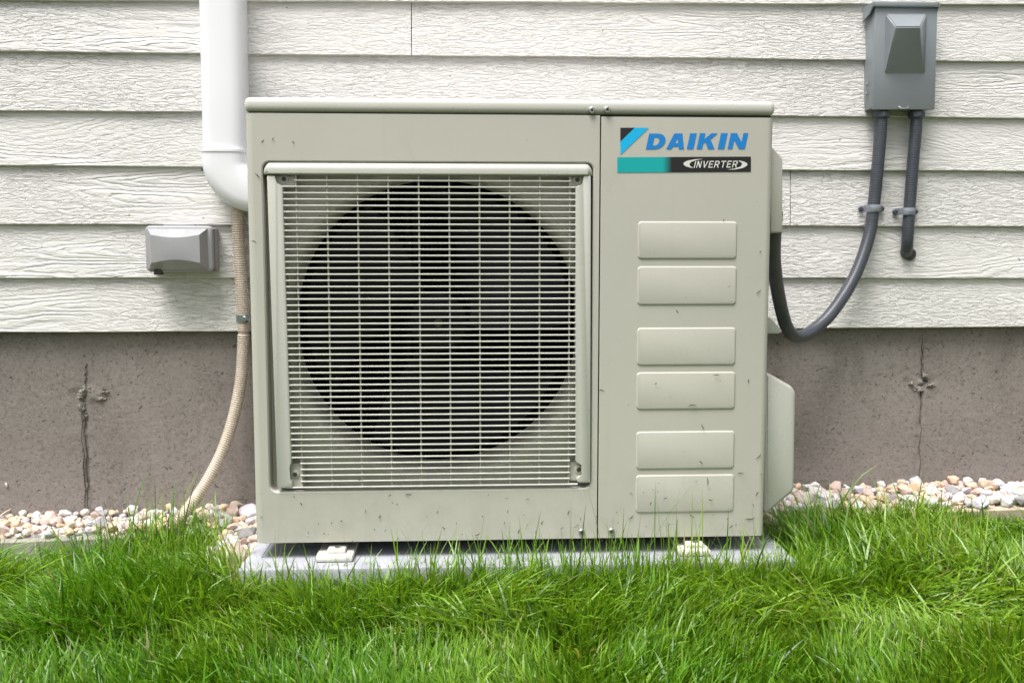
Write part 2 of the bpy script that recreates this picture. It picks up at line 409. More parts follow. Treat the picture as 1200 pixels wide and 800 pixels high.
for xj, pt, pb, xt, xb, w0 in ((0, 478, 612, 98, 104, .0006), (0, 484, 612, 95.5, 101, .0002), (1, 396, 442, 1081, 1080, .0005), (1, 458, 582, 1079, 1077, .0008), (0, 425, 452, 101, 100, .0004)):
    bm = bmesh.new(); L_, R_ = [], []
    for i in range(61):
        t = i/60; py = pt+(pb-pt)*t; p = at(xt+(xb-xt)*t, py, FY); ww = w0*(.35+.9*rl.random()+.5*math.sin(i*.7)**2)*min(1, 6*t+.2)
        o_ = .0016*math.sin(i*.35)+.0012*rl.uniform(-1, 1)
        L_.append(bm.verts.new((p.x-ww+o_, FY-.0016, p.z))); R_.append(bm.verts.new((p.x+ww+o_, FY-.0013, p.z)))
    D_ = [bm.verts.new((v.co.x, FY+.012, v.co.z)) for v in L_]; E_ = [bm.verts.new((v.co.x, FY+.012, v.co.z)) for v in R_]
    for i in range(60):
        bm.faces.new((L_[i], R_[i], R_[i+1], L_[i+1])); bm.faces.new((L_[i], L_[i+1], D_[i+1], D_[i])); bm.faces.new((R_[i+1], R_[i], E_[i], E_[i+1]))
    part('joint_fill', bm, M['joint'], found)
p = at(8, 568, FY); lump(found, 'leaf', (p.x, FY-.003, p.z), .0035, .004, .007, M['foot'], 20, 5)  # small pale leaf on the concrete, built as a lump

# ================================================================== HEAT PUMP
UW, UH, UD = .87, .7113, .32
unit = empty('heat_pump', (.435, .16, -.028), 'large ivory outdoor heat pump with square fan grille and blue lettering on a grey pad', 'heat pump')
XS = at(702, 380, 0).x                  # seam between fan panel and service panel
# grille rectangle
gx0, gx1 = at(312.5, 380, 0).x, at(693.5, 380, 0).x; gz1, gz0 = at(500, 190, 0).z, at(500, 573, 0).z
gcx, gcz = at(512.5, 376, .03).x, at(512.5, 380.5, .03).z
def rrect(x0, x1, z0, z1, r, n=6):
    out = []
    for cx, cz, a0 in ((x1-r, z1-r, 0), (x0+r, z1-r, 90), (x0+r, z0+r, 180), (x1-r, z0+r, 270)):
        for k in range(n+1): a = R(a0+90*k/n); out.append((cx+r*math.cos(a), cz+r*math.sin(a)))
    return out
def loft(bm, loops, close=True):
    V = [[bm.verts.new(p) for p in lp] for lp in loops]
    for a, c_ in zip(V, V[1:]):
        n = len(a)
        for i in range(n if close else n-1): bm.faces.new((a[i], a[(i+1) % n], c_[(i+1) % n], c_[i]))
    return V
# --- fan panel: flat sheet with a square recess and round mouth, left edge rolled back
bm = bmesh.new()
rc = .012
hole = rrect(gx0-.003, gx1+.003, gz0-.003, gz1+.002, .014)
outer = []
hx, hz = (gx0+gx1)/2, (gz0+gz1)/2
X0, X1, Z0, Z1 = rc, XS-.0012, 0.0, UH
def to_rect(p, dx, dz):
    # map a corner-tracked loop point onto the panel's outline
    x, z = p; ux, uz = x-hx, z-hz; hw, hh = (gx1-gx0)/2+.003, (gz1-gz0)/2+.003
    sx, sz = ux/hw, uz/hh
    m_ = max(abs(sx), abs(sz)); sx, sz = sx/m_, sz/m_
    return ((X1 if sx > 0 else X0) if abs(abs(sx)-1) < 1e-9 else hx+sx*((X1-hx) if sx > 0 else (hx-X0)),
            (Z1 if sz > 0 else Z0) if abs(abs(sz)-1) < 1e-9 else hz+sz*((Z1-hz) if sz > 0 else (hz-Z0)))
outer = [to_rect(p, 0, 0) for p in hole]
for i in (3, 10, 17, 24):               # true corners at the mid point of each rounded corner
    outer[i] = (X1 if hole[i][0] > hx else X0, Z1 if hole[i][1] > hz else Z0)
e = .0022
hole_in = rrect(gx0-.003+e, gx1+.003-e, gz0-.003+e, gz1+.002-e, .014-e)
rec = .026
floor_in = []
N = len(hole)
def dirang(p): return math.atan2(p[1]-gcz, p[0]-gcx)
def circ(r, y):
    return [(gcx+r*math.cos(dirang(p)), y, gcz+r*math.sin(dirang(p))) for p in dense_hole]
# subdivide the loops so that the mouth is round
def dens(lp, n=4):
    out = []
    for a, c_ in zip(lp, lp[1:]+lp[:1]):
        k = n if math.hypot(a[0]-c_[0], a[1]-c_[1]) < .02 else 36
        for i in range(k): out.append((a[0]+(c_[0]-a[0])*i/k, a[1]+(c_[1]-a[1])*i/k))
    return out
n_dense = []
def dens2(lp, ref):
    out = []
    for a, c_, ra, rb in zip(lp, lp[1:]+lp[:1], ref, ref[1:]+ref[:1]):
        k = 2 if math.hypot(ra[0]-rb[0], ra[1]-rb[1]) < .02 else 36
        for i in range(k): out.append((a[0]+(c_[0]-a[0])*i/k, a[1]+(c_[1]-a[1])*i/k))
    return out
dense_hole = dens2(hole, hole); dense_in = dens2(hole_in, hole); dense_out = dens2(outer, hole)
def lift(lp, y): return [(p[0], y, p[1]) for p in lp]
RM = .2495
loops = [lift(dense_out, 0), lift(dense_hole, 0), lift(dense_in, e), lift(dense_in, rec)]
loops += [circ(RM+.0185, rec), circ(RM+.0172, rec+.0015)]
for k in range(1, 9):
    a = R(90*k/8); loops.append(circ(RM+.0165*(1-math.sin(a)), rec+.002+.03*(1-math.cos(a))))
loops.append(circ(RM, .115))
loft(bm, loops)
# rolled left edge and side sheet
prof = [(rc, 0)] + [(rc-rc*math.sin(R(a)), rc-rc*math.cos(R(a))) for a in (15, 30, 45, 60, 75, 90)] + [(0, UD)]
loft(bm, [[(x, y, z) for x, y in prof] for z in (0, UH)], close=False)
bmesh.ops.remove_doubles(bm, verts=bm.verts, dist=1e-5)
fanp = part('fan_panel', bm, M['ivory'], unit, 35)
# --- service panel with the right edge rolled back
bm = bmesh.new(); sx0 = XS+.0012
prof = [(sx0, .006), (sx0, .0008), (sx0+.0008, 0), (UW-rc, 0)] + [(UW-rc+rc*math.sin(R(a)), rc-rc*math.cos(R(a))) for a in (15, 30, 45, 60, 75, 90)] + [(UW, UD)]
loft(bm, [[(x, y, z) for x, y in prof] for z in (0, UH-.002)], close=False)
part('service_panel', bm, M['ivory'], unit, 35)
bm = bmesh.new(); box(bm, XS-.006, XS+.006, .0045, .02, .004, UH-.004); part('seam_strip', bm, M['seam'], unit)
# embossed pads
for (pl, pr, pt, pb) in [(747.5, 863, 259.5, 303.5), (747, 862.5, 312, 357), (746.5, 861.5, 384, 427.5), (746, 861, 436, 479), (745.5, 860, 505.5, 548.5), (745, 859.5, 556.5, 599)]:
    a, c_ = at(pl, pt, 0), at(pr, pb, 0); bm = bmesh.new()
    L = lambda ins, y: [(p[0], y, p[1]) for p in rrect(a.x+ins, c_.x-ins, c_.z+ins, a.z-ins, .006-ins*.5, 5)]
    V = loft(bm, [L(0, .0006), L(0, -.0002), L(.0005, -.0008), L(.0014, -.0017), L(.0024, -.0020)]); bm.faces.new(V[-1])
    part('embossed_pad', bm, M['ivory'], unit, 50)
# lid
bm = bmesh.new(); lz0, lz1 = UH+.0012, at(500, 115.5, 0).z+.001
box(bm, -.001, UW+.001, -.002, UD+.004, lz0, lz1, .0095, 5)
part('top_lid', bm, M['lid'], unit, 40)
bm = bmesh.new(); box(bm, .006, UW-.006, .004, UD-.004, UH-.03, UH+.004); part('lid_gap_shade', bm, M['seam'], unit)  # dark block, the shade of the gap under the lid put into colour
def screw(px, py, Y, r, parent, drop=0):
    p = at(px, py, Y); bm = bmesh.new(); disc(bm, (p.x, Y, p.z), (0, -1, 0), r, .0035, 14, .0012)
    o_ = part('screw', bm, M['steel'], parent, 40)
    bm = bmesh.new(); disc(bm, (p.x, Y-.0034, p.z), (0, -1, 0), r*.42, .0004, 8); part('screw_socket', bm, M['hole'], parent)
for px, py, Y in ((693.5, 129.5, -.002), (711.5, 129, -.002), (681.5, 623, 0), (716.5, 622, 0)): screw(px, py, Y, .0055, unit)
# inside: coil and fan, with black sheets standing in for shade
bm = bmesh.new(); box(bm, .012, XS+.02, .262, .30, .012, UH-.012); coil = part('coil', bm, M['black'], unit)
bm = bmesh.new()
for i in range(70):
    x = .02+i*.0082; v = [bm.verts.new(p) for p in ((x, .261, .02), (x, .246, .02), (x, .246, UH-.03), (x, .261, UH-.03))]; bm.faces.new(v)
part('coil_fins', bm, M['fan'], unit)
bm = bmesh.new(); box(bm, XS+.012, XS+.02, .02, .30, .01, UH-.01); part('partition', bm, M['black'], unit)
bm = bmesh.new(); box(bm, .004, .009, .03, .30, .01, UH-.01); box(bm, .012, XS+.01, .03, .26, UH-.045, UH-.04); box(bm, .012, XS+.01, .03, .26, .012, .018); part('shade_lining', bm, M['black'], unit)  # added black sheets so the pale casing inside stays as dark as shade
fan = bpy.data.objects.new('fan', None); COL.objects.link(fan); fan.parent = unit; fan.matrix_parent_inverse = Matrix.Translation(-Vector(unit.location)); WL['fan'] = Vector((0, 0, 0))
bm = bmesh.new(); tube(bm, [Vector((gcx, y, gcz)) for y in (.17, .10, .085, .080)], [.062, .060, .05, .02], 32); part('fan_hub', bm, M['fan'], fan, 40)
bm = bmesh.new(); disc(bm, (gcx, .0802, gcz), (0, -1, 0), .008, .006, 12, .002); part('hub_glint_nut', bm, M['dull'], fan, 40)  # paler disc on the hub, its small glint put into the colour
for k in range(3):
    bm = bmesh.new(); A0 = R(30+120*k); rows = []
    for i in range(9):
        rr = .05+(.236-.05)*i/8; row = []
        for j in range(13):
            t = j/12; an = A0 + R(96)*(t-.5)*(.75+.25*i/8) + R(18)*(i/8)**1.5
            row.append(bm.verts.new((gcx+rr*math.cos(an), .085+.075*t-.012*math.sin(math.pi*t), gcz+rr*math.sin(an))))
        rows.append(row)
    for a, c_ in zip(rows, rows[1:]):
        for j in range(12): bm.faces.new((a[j], a[j+1], c_[j+1], c_[j]))
    part('fan_blade', bm, M['fan'], fan, 60)
for px in (478, 487):
    x = at(px, 300, .2).x; bm = bmesh.new(); box(bm, x-.004, x+.004, .19, .2, .05, UH-.06); part('motor_bracket', bm, M['fan'], unit)
bm = bmesh.new(); box(bm, .010, UW-.010, .012, UD-.005, -.004, .012); part('base_pan', bm, M['seam'], unit)
# --- fan grille
gr = bpy.data.objects.new('fan_grille', None); COL.objects.link(gr); gr.parent = unit; gr.matrix_parent_inverse = Matrix.Translation(-Vector(unit.location)); WL['fan_grille'] = Vector((0, 0, 0))
GY = -.004
tz0 = at(500, 205, GY).z
# top rail: half-round moulding with rounded upper corners
bm = bmesh.new(); loops = []
for k in range(9):
    a = R(90*k/8); ins = .010*(1-math.cos(a)) ; yy = .012 - .019*math.cos(a)+.0 ; zz = gz1-.0-.0105*(1-math.sin(a)) if False else tz0+.004+(gz1-tz0-.004)*math.sin(a)
    loops.append((yy, zz))
pr = [(.018, tz0), (-.004, tz0), (-.0062, tz0+.002)] + [(-.0062+.0185*(1-math.cos(R(a)))*.9, tz0+.008+(gz1-tz0-.008)*math.sin(R(a))) for a in (0, 18, 36, 54, 70, 82, 90)] + [(.018, gz1)]
nseg = 10; crn = .012; Lp = []
xsr = [gx0+crn*(1-math.cos(R(9*i))) for i in range(11)]
def zcap(d): return math.sqrt(max(0, crn*crn-(crn-d)**2))-crn if d < crn else 0
stations = xsr + [gx1-(x-gx0) for x in reversed(xsr)]
for x in stations:
    d = min(x-gx0, gx1-x); dzc = zcap(d); rowp = []
    for y, z in pr:
        t = (z-tz0)/(gz1-tz0); rowp.append((x, y + (.010*(1-min(1, d/crn))**2 if y < .017 else 0), tz0+(gz1+dzc-tz0)*t))
    Lp.append(rowp)
V = loft(bm, Lp, close=True); bm.faces.new(V[0]); bm.faces.new(V[-1][::-1])
bmesh.ops.remove_doubles(bm, verts=bm.verts, dist=1e-6)
part('top_rail', bm, M['ivory2'], gr, 45)
# side rails with screw notches
def px_poly(pts, Y): return [(at(a, c_, Y).x, at(a, c_, Y).z) for a, c_ in pts]
bm = bmesh.new()
prism(bm, px_poly([(312.5, 206), (322.5, 206), (323, 214.5), (327, 215.5), (331, 219), (341.5, 543), (338, 547.5), (339, 561), (342, 563.5), (342.5, 571.5), (325, 572)], GY), GY, .020, .0016, 2)
part('side_rail', bm, M['ivory2'], gr, 40)
bm = bmesh.new()
prism(bm, px_poly([(692.5, 206), (683.5, 206), (683.5, 216.5), (677, 217.5), (674.5, 221), (674.5, 540.5), (677, 543), (682.5, 543.5), (682.5, 557), (677.5, 558.5), (675.5, 562), (677.5, 565.5), (692, 565.5)], GY), GY, .020, .0016, 2)
part('side_rail', bm, M['ivory2'], gr, 40)
# corner tabs and screws
for (a0, a1, b0, b1, sx_, sy_) in [(322, 347, 205.5, 219, 333, 210), (667.5, 685, 205.5, 219, 676.5, 211), (338, 357, 543, 571, 346, 555), (667, 684, 541, 563, 678, 549.5)]:
    a, c_ = at(a0, b0, .006), at(a1, b1, .006); bm = bmesh.new(); box(bm, a.x, c_.x, .006, .024, c_.z, a.z, .0012, 1); part('screw_tab', bm, M['ivory'], gr, 40)
    p = at(sx_, sy_, .006); bm = bmesh.new(); tube(bm, [Vector((p.x, y, p.z)) for y in (.0062, .004, .0036)], [.0072, .0068, .0055], 16); part('screw_boss', bm, M['ivory'], gr, 40)
    bm = bmesh.new(); disc(bm, (p.x, .0036, p.z), (0, -1, 0), .0040, .0018, 12, .0006); part('screw', bm, M['dull'], gr, 40)
    bm = bmesh.new(); disc(bm, (p.x, .0017, p.z), (0, -1, 0), .0017, .0003, 6); part('screw_socket', bm, M['hole'], gr)
# bars: 51 level bars (front), 10 upright bars behind
bx0, bx1 = at(336, 400, 0).x-.006, at(675, 400, 0).x+.004
fx0, fx1 = at(350.5, 400, 0).x, at(667, 400, 0).x
za, zb = at(500, 212, 0).z, at(500, 569, 0).z
def bar_mesh(name, L, ax, hw, hd):
    bm = bmesh.new(); o8 = [(-hw, -hd*.4), (-hw*.4, -hd), (hw*.4, -hd), (hw, -hd*.4), (hw, hd*.6), (hw*.5, hd), (-hw*.5, hd), (-hw, hd*.6)]
    rr = [[bm.verts.new((e_*L/2, p[1], p[0]) if ax == 'x' else (p[0], p[1], e_*L/2)) for p in o8] for e_ in (-1, 1)]
    for i in range(8): bm.faces.new((rr[0][i], rr[0][(i+1) % 8], rr[1][(i+1) % 8], rr[1][i]))
    bm.faces.new(rr[0]); bm.faces.new(rr[1][::-1]); bmesh.ops.recalc_face_normals(bm, faces=bm.faces)
    me = bpy.data.meshes.new(name); bm.to_mesh(me); bm.free(); me.materials.append(M['lid']); return me  # pale lid paint puts the light from above into the bars' colour
long_me = bar_mesh('grille_bar', bx1-bx0, 'x', .0014, .0022); short_me = bar_mesh('grille_bar_short', fx1-fx0+.004, 'x', .0014, .0022)
NBAR = 51
for i in range(NBAR):
    z = za+(zb-za)*i/(NBAR-1); short = i == 0 or 46 <= i <= 49
    o = link('grille_bar', short_me if short else long_me, gr); o.location = ((fx0+fx1)/2 if short else (bx0+bx1)/2, -.0006, z)
up_me = bar_mesh('grille_upright', tz0-zb, 'z', .0014, .0020)
for i in range(10):
    o = link('grille_upright', up_me, gr); o.location = (fx0+(fx1-fx0)*i/9, .0030, (tz0+zb)/2)
# --- side covers on the right
bm = bmesh.new(); prism(bm, px_poly([(903, 172), (907, 174), (917.5, 186), (917.5, 272.5), (903, 272.5)], .03), .03, .14, .003, 2); part('handle_cover', bm, M['ivory'], unit, 40)
bm = bmesh.new(); prism(bm, px_poly([(896, 436), (901, 437), (929, 453), (933, 460), (931, 572), (929, 577), (900, 601), (895, 601)], .035), .035, .27, .006, 3); part('valve_cover', bm, M['ivory2'], unit, 40)
bm = bmesh.new(); prism(bm, px_poly([(856, 364), (903, 372), (917, 388), (914, 391), (856, 391)], .20), .20, .24, .002, 2); part('pipe_flange', bm, M['ivory2'], unit, 40)
# --- feet
for px0, px1, pt, pb in ((369, 413, 641.5, 659), (797, 834, 632, 648)):
    a = at(px0, pb, -.026); c_ = at(px1, pb, -.026); bm = bmesh.new()
    box(bm, a.x, c_.x, -.024, .34, -.0275, -.0165, .004, 2); part('mounting_foot', bm, M['foot'], unit, 40)
    xm = (a.x+c_.x)/2; bm = bmesh.new(); box(bm, xm-.013, xm+.018, -.012, .02, -.0168, -.0085, .003, 2); part('foot_clip', bm, M['foot'], unit, 40)
    bm = bmesh.new(); disc(bm, (xm+.004, -.003, -.0086), (0, 0, 1), .0060, .003, 6); part('foot_bolt', bm, M['steel'], unit)
# --- printed label
LY = -.0006
def S(x, y): p = at(680+x/5, 110+y/5, LY); return (p.x, p.z)
lab = bpy.data.objects.new('brand_label', None); COL.objects.link(lab); lab.parent = unit; lab.matrix_parent_inverse = Matrix.Translation(-Vector(unit.location)); WL['brand_label'] = Vector((0, 0, 0))
flat('logo_corner', [[[S(235, 199), S(320, 199), S(235, 281)]]], LY, M['pblack'], lab)
flat('logo_stripe', [[[S(320, 199), S(403, 199), S(236, 357), S(235, 281)]]], LY, M['cyan'], lab)
def arc(cx, cy, rx, ry, a0, a1, n=8): return [(cx+rx*math.cos(R(a0+(a1-a0)*i/n)), cy+ry*math.sin(R(a0+(a1-a0)*i/n))) for i in range(n+1)]
GL = {'D': [[(0, 0), (.48, 0)] + arc(.48, .5, .52, .5, -90, 90, 14) + [(0, 1)], [(.34, .24), (.34, .76), (.44, .76)] + arc(.44, .5, .22, .26, 90, -90, 10) + [(.44, .24)]],
      'A': [[(0, 0), (.30, 0), (.36, .17), (.66, .17), (.71, 0), (1, 0), (.72, 1), (.27, 1)], [(.41, .38), (.50, .70), (.60, .38)]],
      'I': [[(0, 0), (1, 0), (1, 1), (0, 1)]],
      'K': [[(0, 0), (.31, 0), (.31, .34), (.42, .45), (.64, 0), (1, 0), (.66, .62), (1, 1), (.64, 1), (.31, .63), (.31, 1), (0, 1)]],
      'N': [[(0, 0), (.28, 0), (.28, .56), (.66, 0), (1, 0), (1, 1), (.72, 1), (.72, .44), (.34, 1), (0, 1)]],
      'V': [[(.34, 0), (.62, 0), (1, 1), (.72, 1), (.49, .32), (.28, 1), (0, 1)]],
      'E': [[(0, 0), (1, 0), (1, .2), (.32, .2), (.32, .41), (.9, .41), (.9, .6), (.32, .6), (.32, .8), (1, .8), (1, 1), (0, 1)]],
      'T': [[(.36, 0), (.64, 0), (.64, .8), (1, .8), (1, 1), (0, 1), (0, .8), (.36, .8)]],
      'R': [[(0, 0), (.3, 0), (.3, .37), (.48, .37), (.68, 0), (1, 0), (.76, .42)] + arc(.62, .70, .34, .30, -60, 90, 8) + [(0, 1)], [(.3, .56), (.3, .81), (.58, .81)] + arc(.58, .685, .08, .125, 90, -90, 5) + [(.58, .56)]]}
def glyph(ch, x0, x1, yb, yt, slant):
    return [[S(x0+(x1-x0)*p[0]+slant*p[1], yb+(yt-yb)*p[1]) for p in lp] for lp in GL[ch]]
for ch, x0, x1 in (('D', 384, 489), ('A', 503, 608), ('I', 624, 663), ('K', 681, 787), ('I', 805, 844), ('N', 863, 965)):
    flat('letter', [glyph(ch, x0, x1, 325-2*(x0-385)/580, 233-3*(x0-385)/580, 20)], LY, M['blue'], lab)
flat('print_strip', [[[S(217, 372), S(1000, 368), S(1000, 457), S(217, 462)]]], LY, M['strip'], lab)
LY = -.0009
GS = {'I': GL['I'], 'N': [[(0, 0), (.2, 0), (.2, .66), (.76, 0), (1, 0), (1, 1), (.8, 1), (.8, .36), (.24, 1), (0, 1)]],
      'V': [[(.40, 0), (.60, 0), (1, 1), (.78, 1), (.50, .26), (.22, 1), (0, 1)]],
      'E': [[(0, 0), (1, 0), (1, .15), (.22, .15), (.22, .43), (.88, .43), (.88, .57), (.22, .57), (.22, .85), (1, .85), (1, 1), (0, 1)]],
      'T': [[(.40, 0), (.60, 0), (.60, .85), (1, .85), (1, 1), (0, 1), (0, .85), (.40, .85)]],
      'R': [[(0, 0), (.2, 0), (.2, .38), (.52, .38), (.76, 0), (1, 0), (.74, .42)] + arc(.64, .70, .34, .30, -62, 90, 8) + [(0, 1)], [(.2, .53), (.2, .85), (.60, .85)] + arc(.60, .69, .15, .16, 90, -90, 5) + [(.60, .53)]]}
GLB = GL; GL = GS; x = 664.5
for ch, wd_ in zip('INVERTER', (6, 26, 29, 25, 28, 29, 25, 28)):
    flat('small_letter', [glyph(ch, x, x+wd_, 434-2*(x-660)/260, 394-2*(x-660)/260, 10)], LY, M['pwhite'], lab); x += wd_+8
def cres(cx, cy, rx, ry, sgn):
    o_ = [(cx+sgn*rx*math.cos(R(a)), cy-ry*math.sin(R(a))) for a in range(-62, 63, 8)]
    i_ = [(cx+sgn*(rx*math.cos(R(a))*.70+ .0), cy-ry*.86*math.sin(R(a)*1.0)) for a in range(62, -63, -8)]
    return o_+i_
flat('swoosh', [[[S(x, y) for x, y in [(722, 381), (672, 384), (630, 391), (607, 402), (604, 413), (618, 425), (650, 434), (663, 436), (645, 424), (640, 412), (650, 399), (680, 389)]]]], LY, M['pwhite'], lab)
flat('swoosh', [[[S(x, y) for x, y in [(860, 445), (912, 443), (955, 434), (978, 420), (979, 409), (962, 398), (935, 392), (925, 392), (944, 403), (948, 414), (938, 427), (905, 438)]]]], LY, M['pwhite'], lab)

# ================================================================== PAD
pad = None
bm = bmesh.new(); box(bm, -.019, .910, -.052, .40, -.105, -.028, .005, 2)
pad = part('equipment_pad', bm, M['pad'], None, 40); tag(pad, 'flat pale grey equipment pad under the heat pump, its front edge in the grass', 'pad')

# ================================================================== LINE-SET COVER (white duct)
duct = empty('pipe_cover', at(258, 240, W), 'white plastic pipe duct running down the siding beside the heat pump', 'pipe cover')
def dome(w_, d_):      # half section: across, out of wall
    return [(-w_/2, 0), (-w_/2, d_*.72), (-w_/2+.004, d_*.86), (-w_/2+.011, d_*.96), (-w_*.22, d_), (w_*.22, d_), (w_/2-.011, d_*.96), (w_/2-.004, d_*.86), (w_/2, d_*.72), (w_/2, 0)]
DY = W-.055
p0, p1, pj = at(255, -40, DY), at(260, 172, DY), at(260.2, 176, DY)
wd = (at(281.5, 10, DY)-at(230.5, 10, DY)).length
def duct_run(bm, path, w_, d_):
    rows = []
    for p, t in path:
        n_ = Vector((t.z, 0, -t.x)) if True else None
        n_ = Vector((-t.z, 0, t.x))
        rows.append([(p.x+n_.x*a, W+.006-c_, p.z+n_.z*a) for a, c_ in dome(w_, d_)])
    V = loft(bm, rows, close=True); bm.faces.new(V[0]); bm.faces.new(V[-1][::-1])
bm = bmesh.new(); dn = (p1-p0); dn.y = 0; dn.normalize(); top = Vector((p0.x, 0, p0.z))-dn*1.3
duct_run(bm, [(top, dn), (Vector((pj.x, 0, pj.z)), dn)], wd, .061); part('duct_channel', bm, M['white'], duct, 50)
bm = bmesh.new(); we = wd*1.03
ri = .030; cen = Vector((pj.x+we/2+ri, 0, pj.z-.022)); path = [(Vector((pj.x, 0, pj.z+.003)), dn), (Vector((pj.x, 0, cen.z)), Vector((0, 0, -1)))]
for k in range(1, 13):
    a = R(90*k/12); rr = ri+we/2; path.append((cen+Vector((-rr*math.cos(a), 0, -rr*math.sin(a)*.82)), Vector((math.sin(a), 0, -math.cos(a)))))
e_ = path[-1][0]; path.append((e_+Vector((.10, 0, 0)), Vector((1, 0, 0))))
duct_run(bm, path, we, .065); part('duct_elbow', bm, M['white'], duct, 50)
bm = bmesh.new(); duct_run(bm, [(Vector((pj.x, 0, pj.z+.002)), dn), (Vector((pj.x, 0, pj.z-.0028)), dn)], we*1.008, .0665); part('joint_band', bm, M['white'], duct, 50)
q = at(235.5, 198, W-.04); bm = bmesh.new(); disc(bm, (q.x+.001, W-.03, q.z), (-1, -.3, 0), .003, .003, 10); part('duct_screw', bm, M['hole'], duct)

# ================================================================== DRAIN HOSE
hose = empty('drain_hose', at(281, 300, W), 'beige corrugated drain hose curving from the duct elbow down to the pebbles', 'hose')
def corrug(pts, r, pitch, amp, name, mat, parent, seg=16, seglen=24):
    P, st = resample(catmull(pts, seglen), pitch/4)
    rad = [r+amp*(0, 1, 1, 0)[i % 4]-amp*.5 for i in range(len(P))]
    bm = bmesh.new(); tube(bm, P, rad, seg); return part(name, bm, mat, parent, 70)
HY = W-.016
hp = [at(277.5, 244, HY+.005), at(278.5, 258, HY), at(280, 290, HY), at(283, 335, HY), at(285, 370, HY), at(285.5, 386, HY)]
corrug(hp, .0125, .0047, .0024, 'upper_hose', M['hose'], hose)
hp2 = [at(285.5, 392, HY), at(285, 410, HY), at(282.5, 445, HY-.002), at(275, 484, HY-.010), at(262, 525, HY-.028), at(243, 563, HY-.05), at(222, 594, HY-.075), at(207, 611, HY-.088), at(201, 620, HY-.092)]
corrug(hp2, .0122, .0047, .0022, 'lower_hose', M['hose'], hose)
bm = bmesh.new(); tube(bm, [at(285.3, 380, HY), at(285.5, 388, HY), at(285.5, 388.2, HY), at(285.5, 397, HY)], [.0128, .0128, .0108, .0108], 20); part('hose_coupling', bm, M['hose'], hose, 40)
bm = bmesh.new(); q0, q1 = at(285, 368.5, HY), at(285.2, 377, HY); tube(bm, [q0, q1], .0148, 24); part('hose_clamp', bm, M['clampm'], hose, 40)
bm = bmesh.new(); q = at(287, 373, HY-.0148); box(bm, q.x-.006, q.x+.006, q.y-.006, q.y+.003, q.z-.005, q.z+.005, .001, 1); part('clamp_screw_housing', bm, M['clampm'], hose, 40)
bm = bmesh.new(); disc(bm, (q.x+.003, q.y-.005, q.z), (0, -1, 0), .003, .002, 8); part('clamp_screw', bm, M['steel'], hose)

# ================================================================== OUTLET COVER
oc = empty('outlet_cover', at(212, 320, W), 'grey weatherproof outlet box cover on the siding left of the drain hose', 'outlet cover')
a, c_ = at(176, 267, W-.02), at(254, 318, W-.02); bm = bmesh.new(); box(bm, a.x, c_.x, W-.026, W+.006, c_.z, a.z, .004, 2); part('base_plate', bm, M['outlet'], oc, 40)
bm = bmesh.new(); box(bm, a.x+.002, c_.x-.001, W-.0295, W-.0255, c_.z+.002, a.z-.002); part('gasket', bm, M['outlet_dark'], oc)
ly0, ly1, ly2 = W-.029, W-.042, W-.066
a, c_ = at(169, 264.5, ly1), at(250, 318.5, ly1)
fa, fc = at(176, 275, ly2), at(234.5, 308, ly2)
bm = bmesh.new(); NX = 18
def rr3(x0, x1, z0, z1, r, y): return [(p[0], y, p[1]) for p in rrect(x0, x1, z0, z1, r, 6)]
V = loft(bm, [rr3(a.x, c_.x, c_.z, a.z, .010, ly0), rr3(a.x, c_.x, c_.z, a.z, .010, ly1+.004), rr3(a.x+.0012, c_.x-.0012, c_.z+.0012, a.z-.0012, .009, ly1+.001), rr3(a.x+.004, c_.x-.004, c_.z+.004, a.z-.004, .007, ly1)])
bm.faces.new(V[-1])
part('lid_rim', bm, M['outlet'], oc, 50)
bm = bmesh.new(); rows = []
zt, zb2 = a.z-.0055, c_.z+.004; ftz, fbz = fa.z, fc.z; bl, br = at(174.5, 290, ly1).x, at(243.5, 290, ly1).x
for i in range(NX+1):
    t = i/NX; bow = math.sin(math.pi*t); xr = bl+(br-bl)*t; xf = fa.x+(fc.x-fa.x)*t
    rows.append([(xr, ly1+.003, zt), (xr, ly1-.003, zt-.001), (xf, ly2, ftz-.0055*bow), (xf, ly2-.002*bow, (ftz+fbz)/2), (xf, ly2, fbz+.0065*bow), (xr, ly1-.003, zb2+.001), (xr, ly1+.003, zb2)])
V = loft(bm, rows, close=True); bm.faces.new(V[0]); bm.faces.new(V[-1][::-1])
bmesh.ops.bevel(bm, geom=[e for e in bm.edges if e.is_manifold and e.calc_face_angle(0) > R(25)], offset=.0014, segments=2, affect='EDGES')
part('lid_dome', bm, M['outlet'], oc, 30)
a, c_ = at(181, 316, W-.04), at(190, 322, W-.04); bm = bmesh.new(); box(bm, a.x, c_.x, W-.046, W-.03, c_.z, a.z, .001, 1); part('latch', bm, M['outlet_dark'], oc)
a, c_ = at(193, 262.5, W-.03), at(229, 266.5, W-.03); bm = bmesh.new(); box(bm, a.x, c_.x, W-.036, W-.004, c_.z, a.z, .0012, 1); part('hinge', bm, M['outlet'], oc, 40)

# ================================================================== DISCONNECT BOX
db = empty('disconnect_box', at(1060, 128, W), 'grey metal electrical disconnect box with sloped embossed front, high on the siding', 'electrical box')
DBY = W-.038
def bx(x, y): return 990+x/5.333, y/5.333
a, c_ = at(*bx(188, 60), DBY), at(*bx(566, 682), DBY)
bm = bmesh.new(); l0 = at(*bx(175, 300), DBY).x-.001
prism(bm, px_poly([bx(186, 40), bx(576, 40), bx(559, 676), bx(172, 676)], DBY), DBY+.004, W+.006, .0015, 2); part('box_body', bm, M['grey_box'], db, 40)
bm = bmesh.new(); prism(bm, px_poly([bx(187, 48), bx(577, 48), bx(560, 686), bx(172, 686)], DBY), DBY-.002, DBY+.003, .0012, 2); part('box_door', bm, M['grey_box'], db, 40)
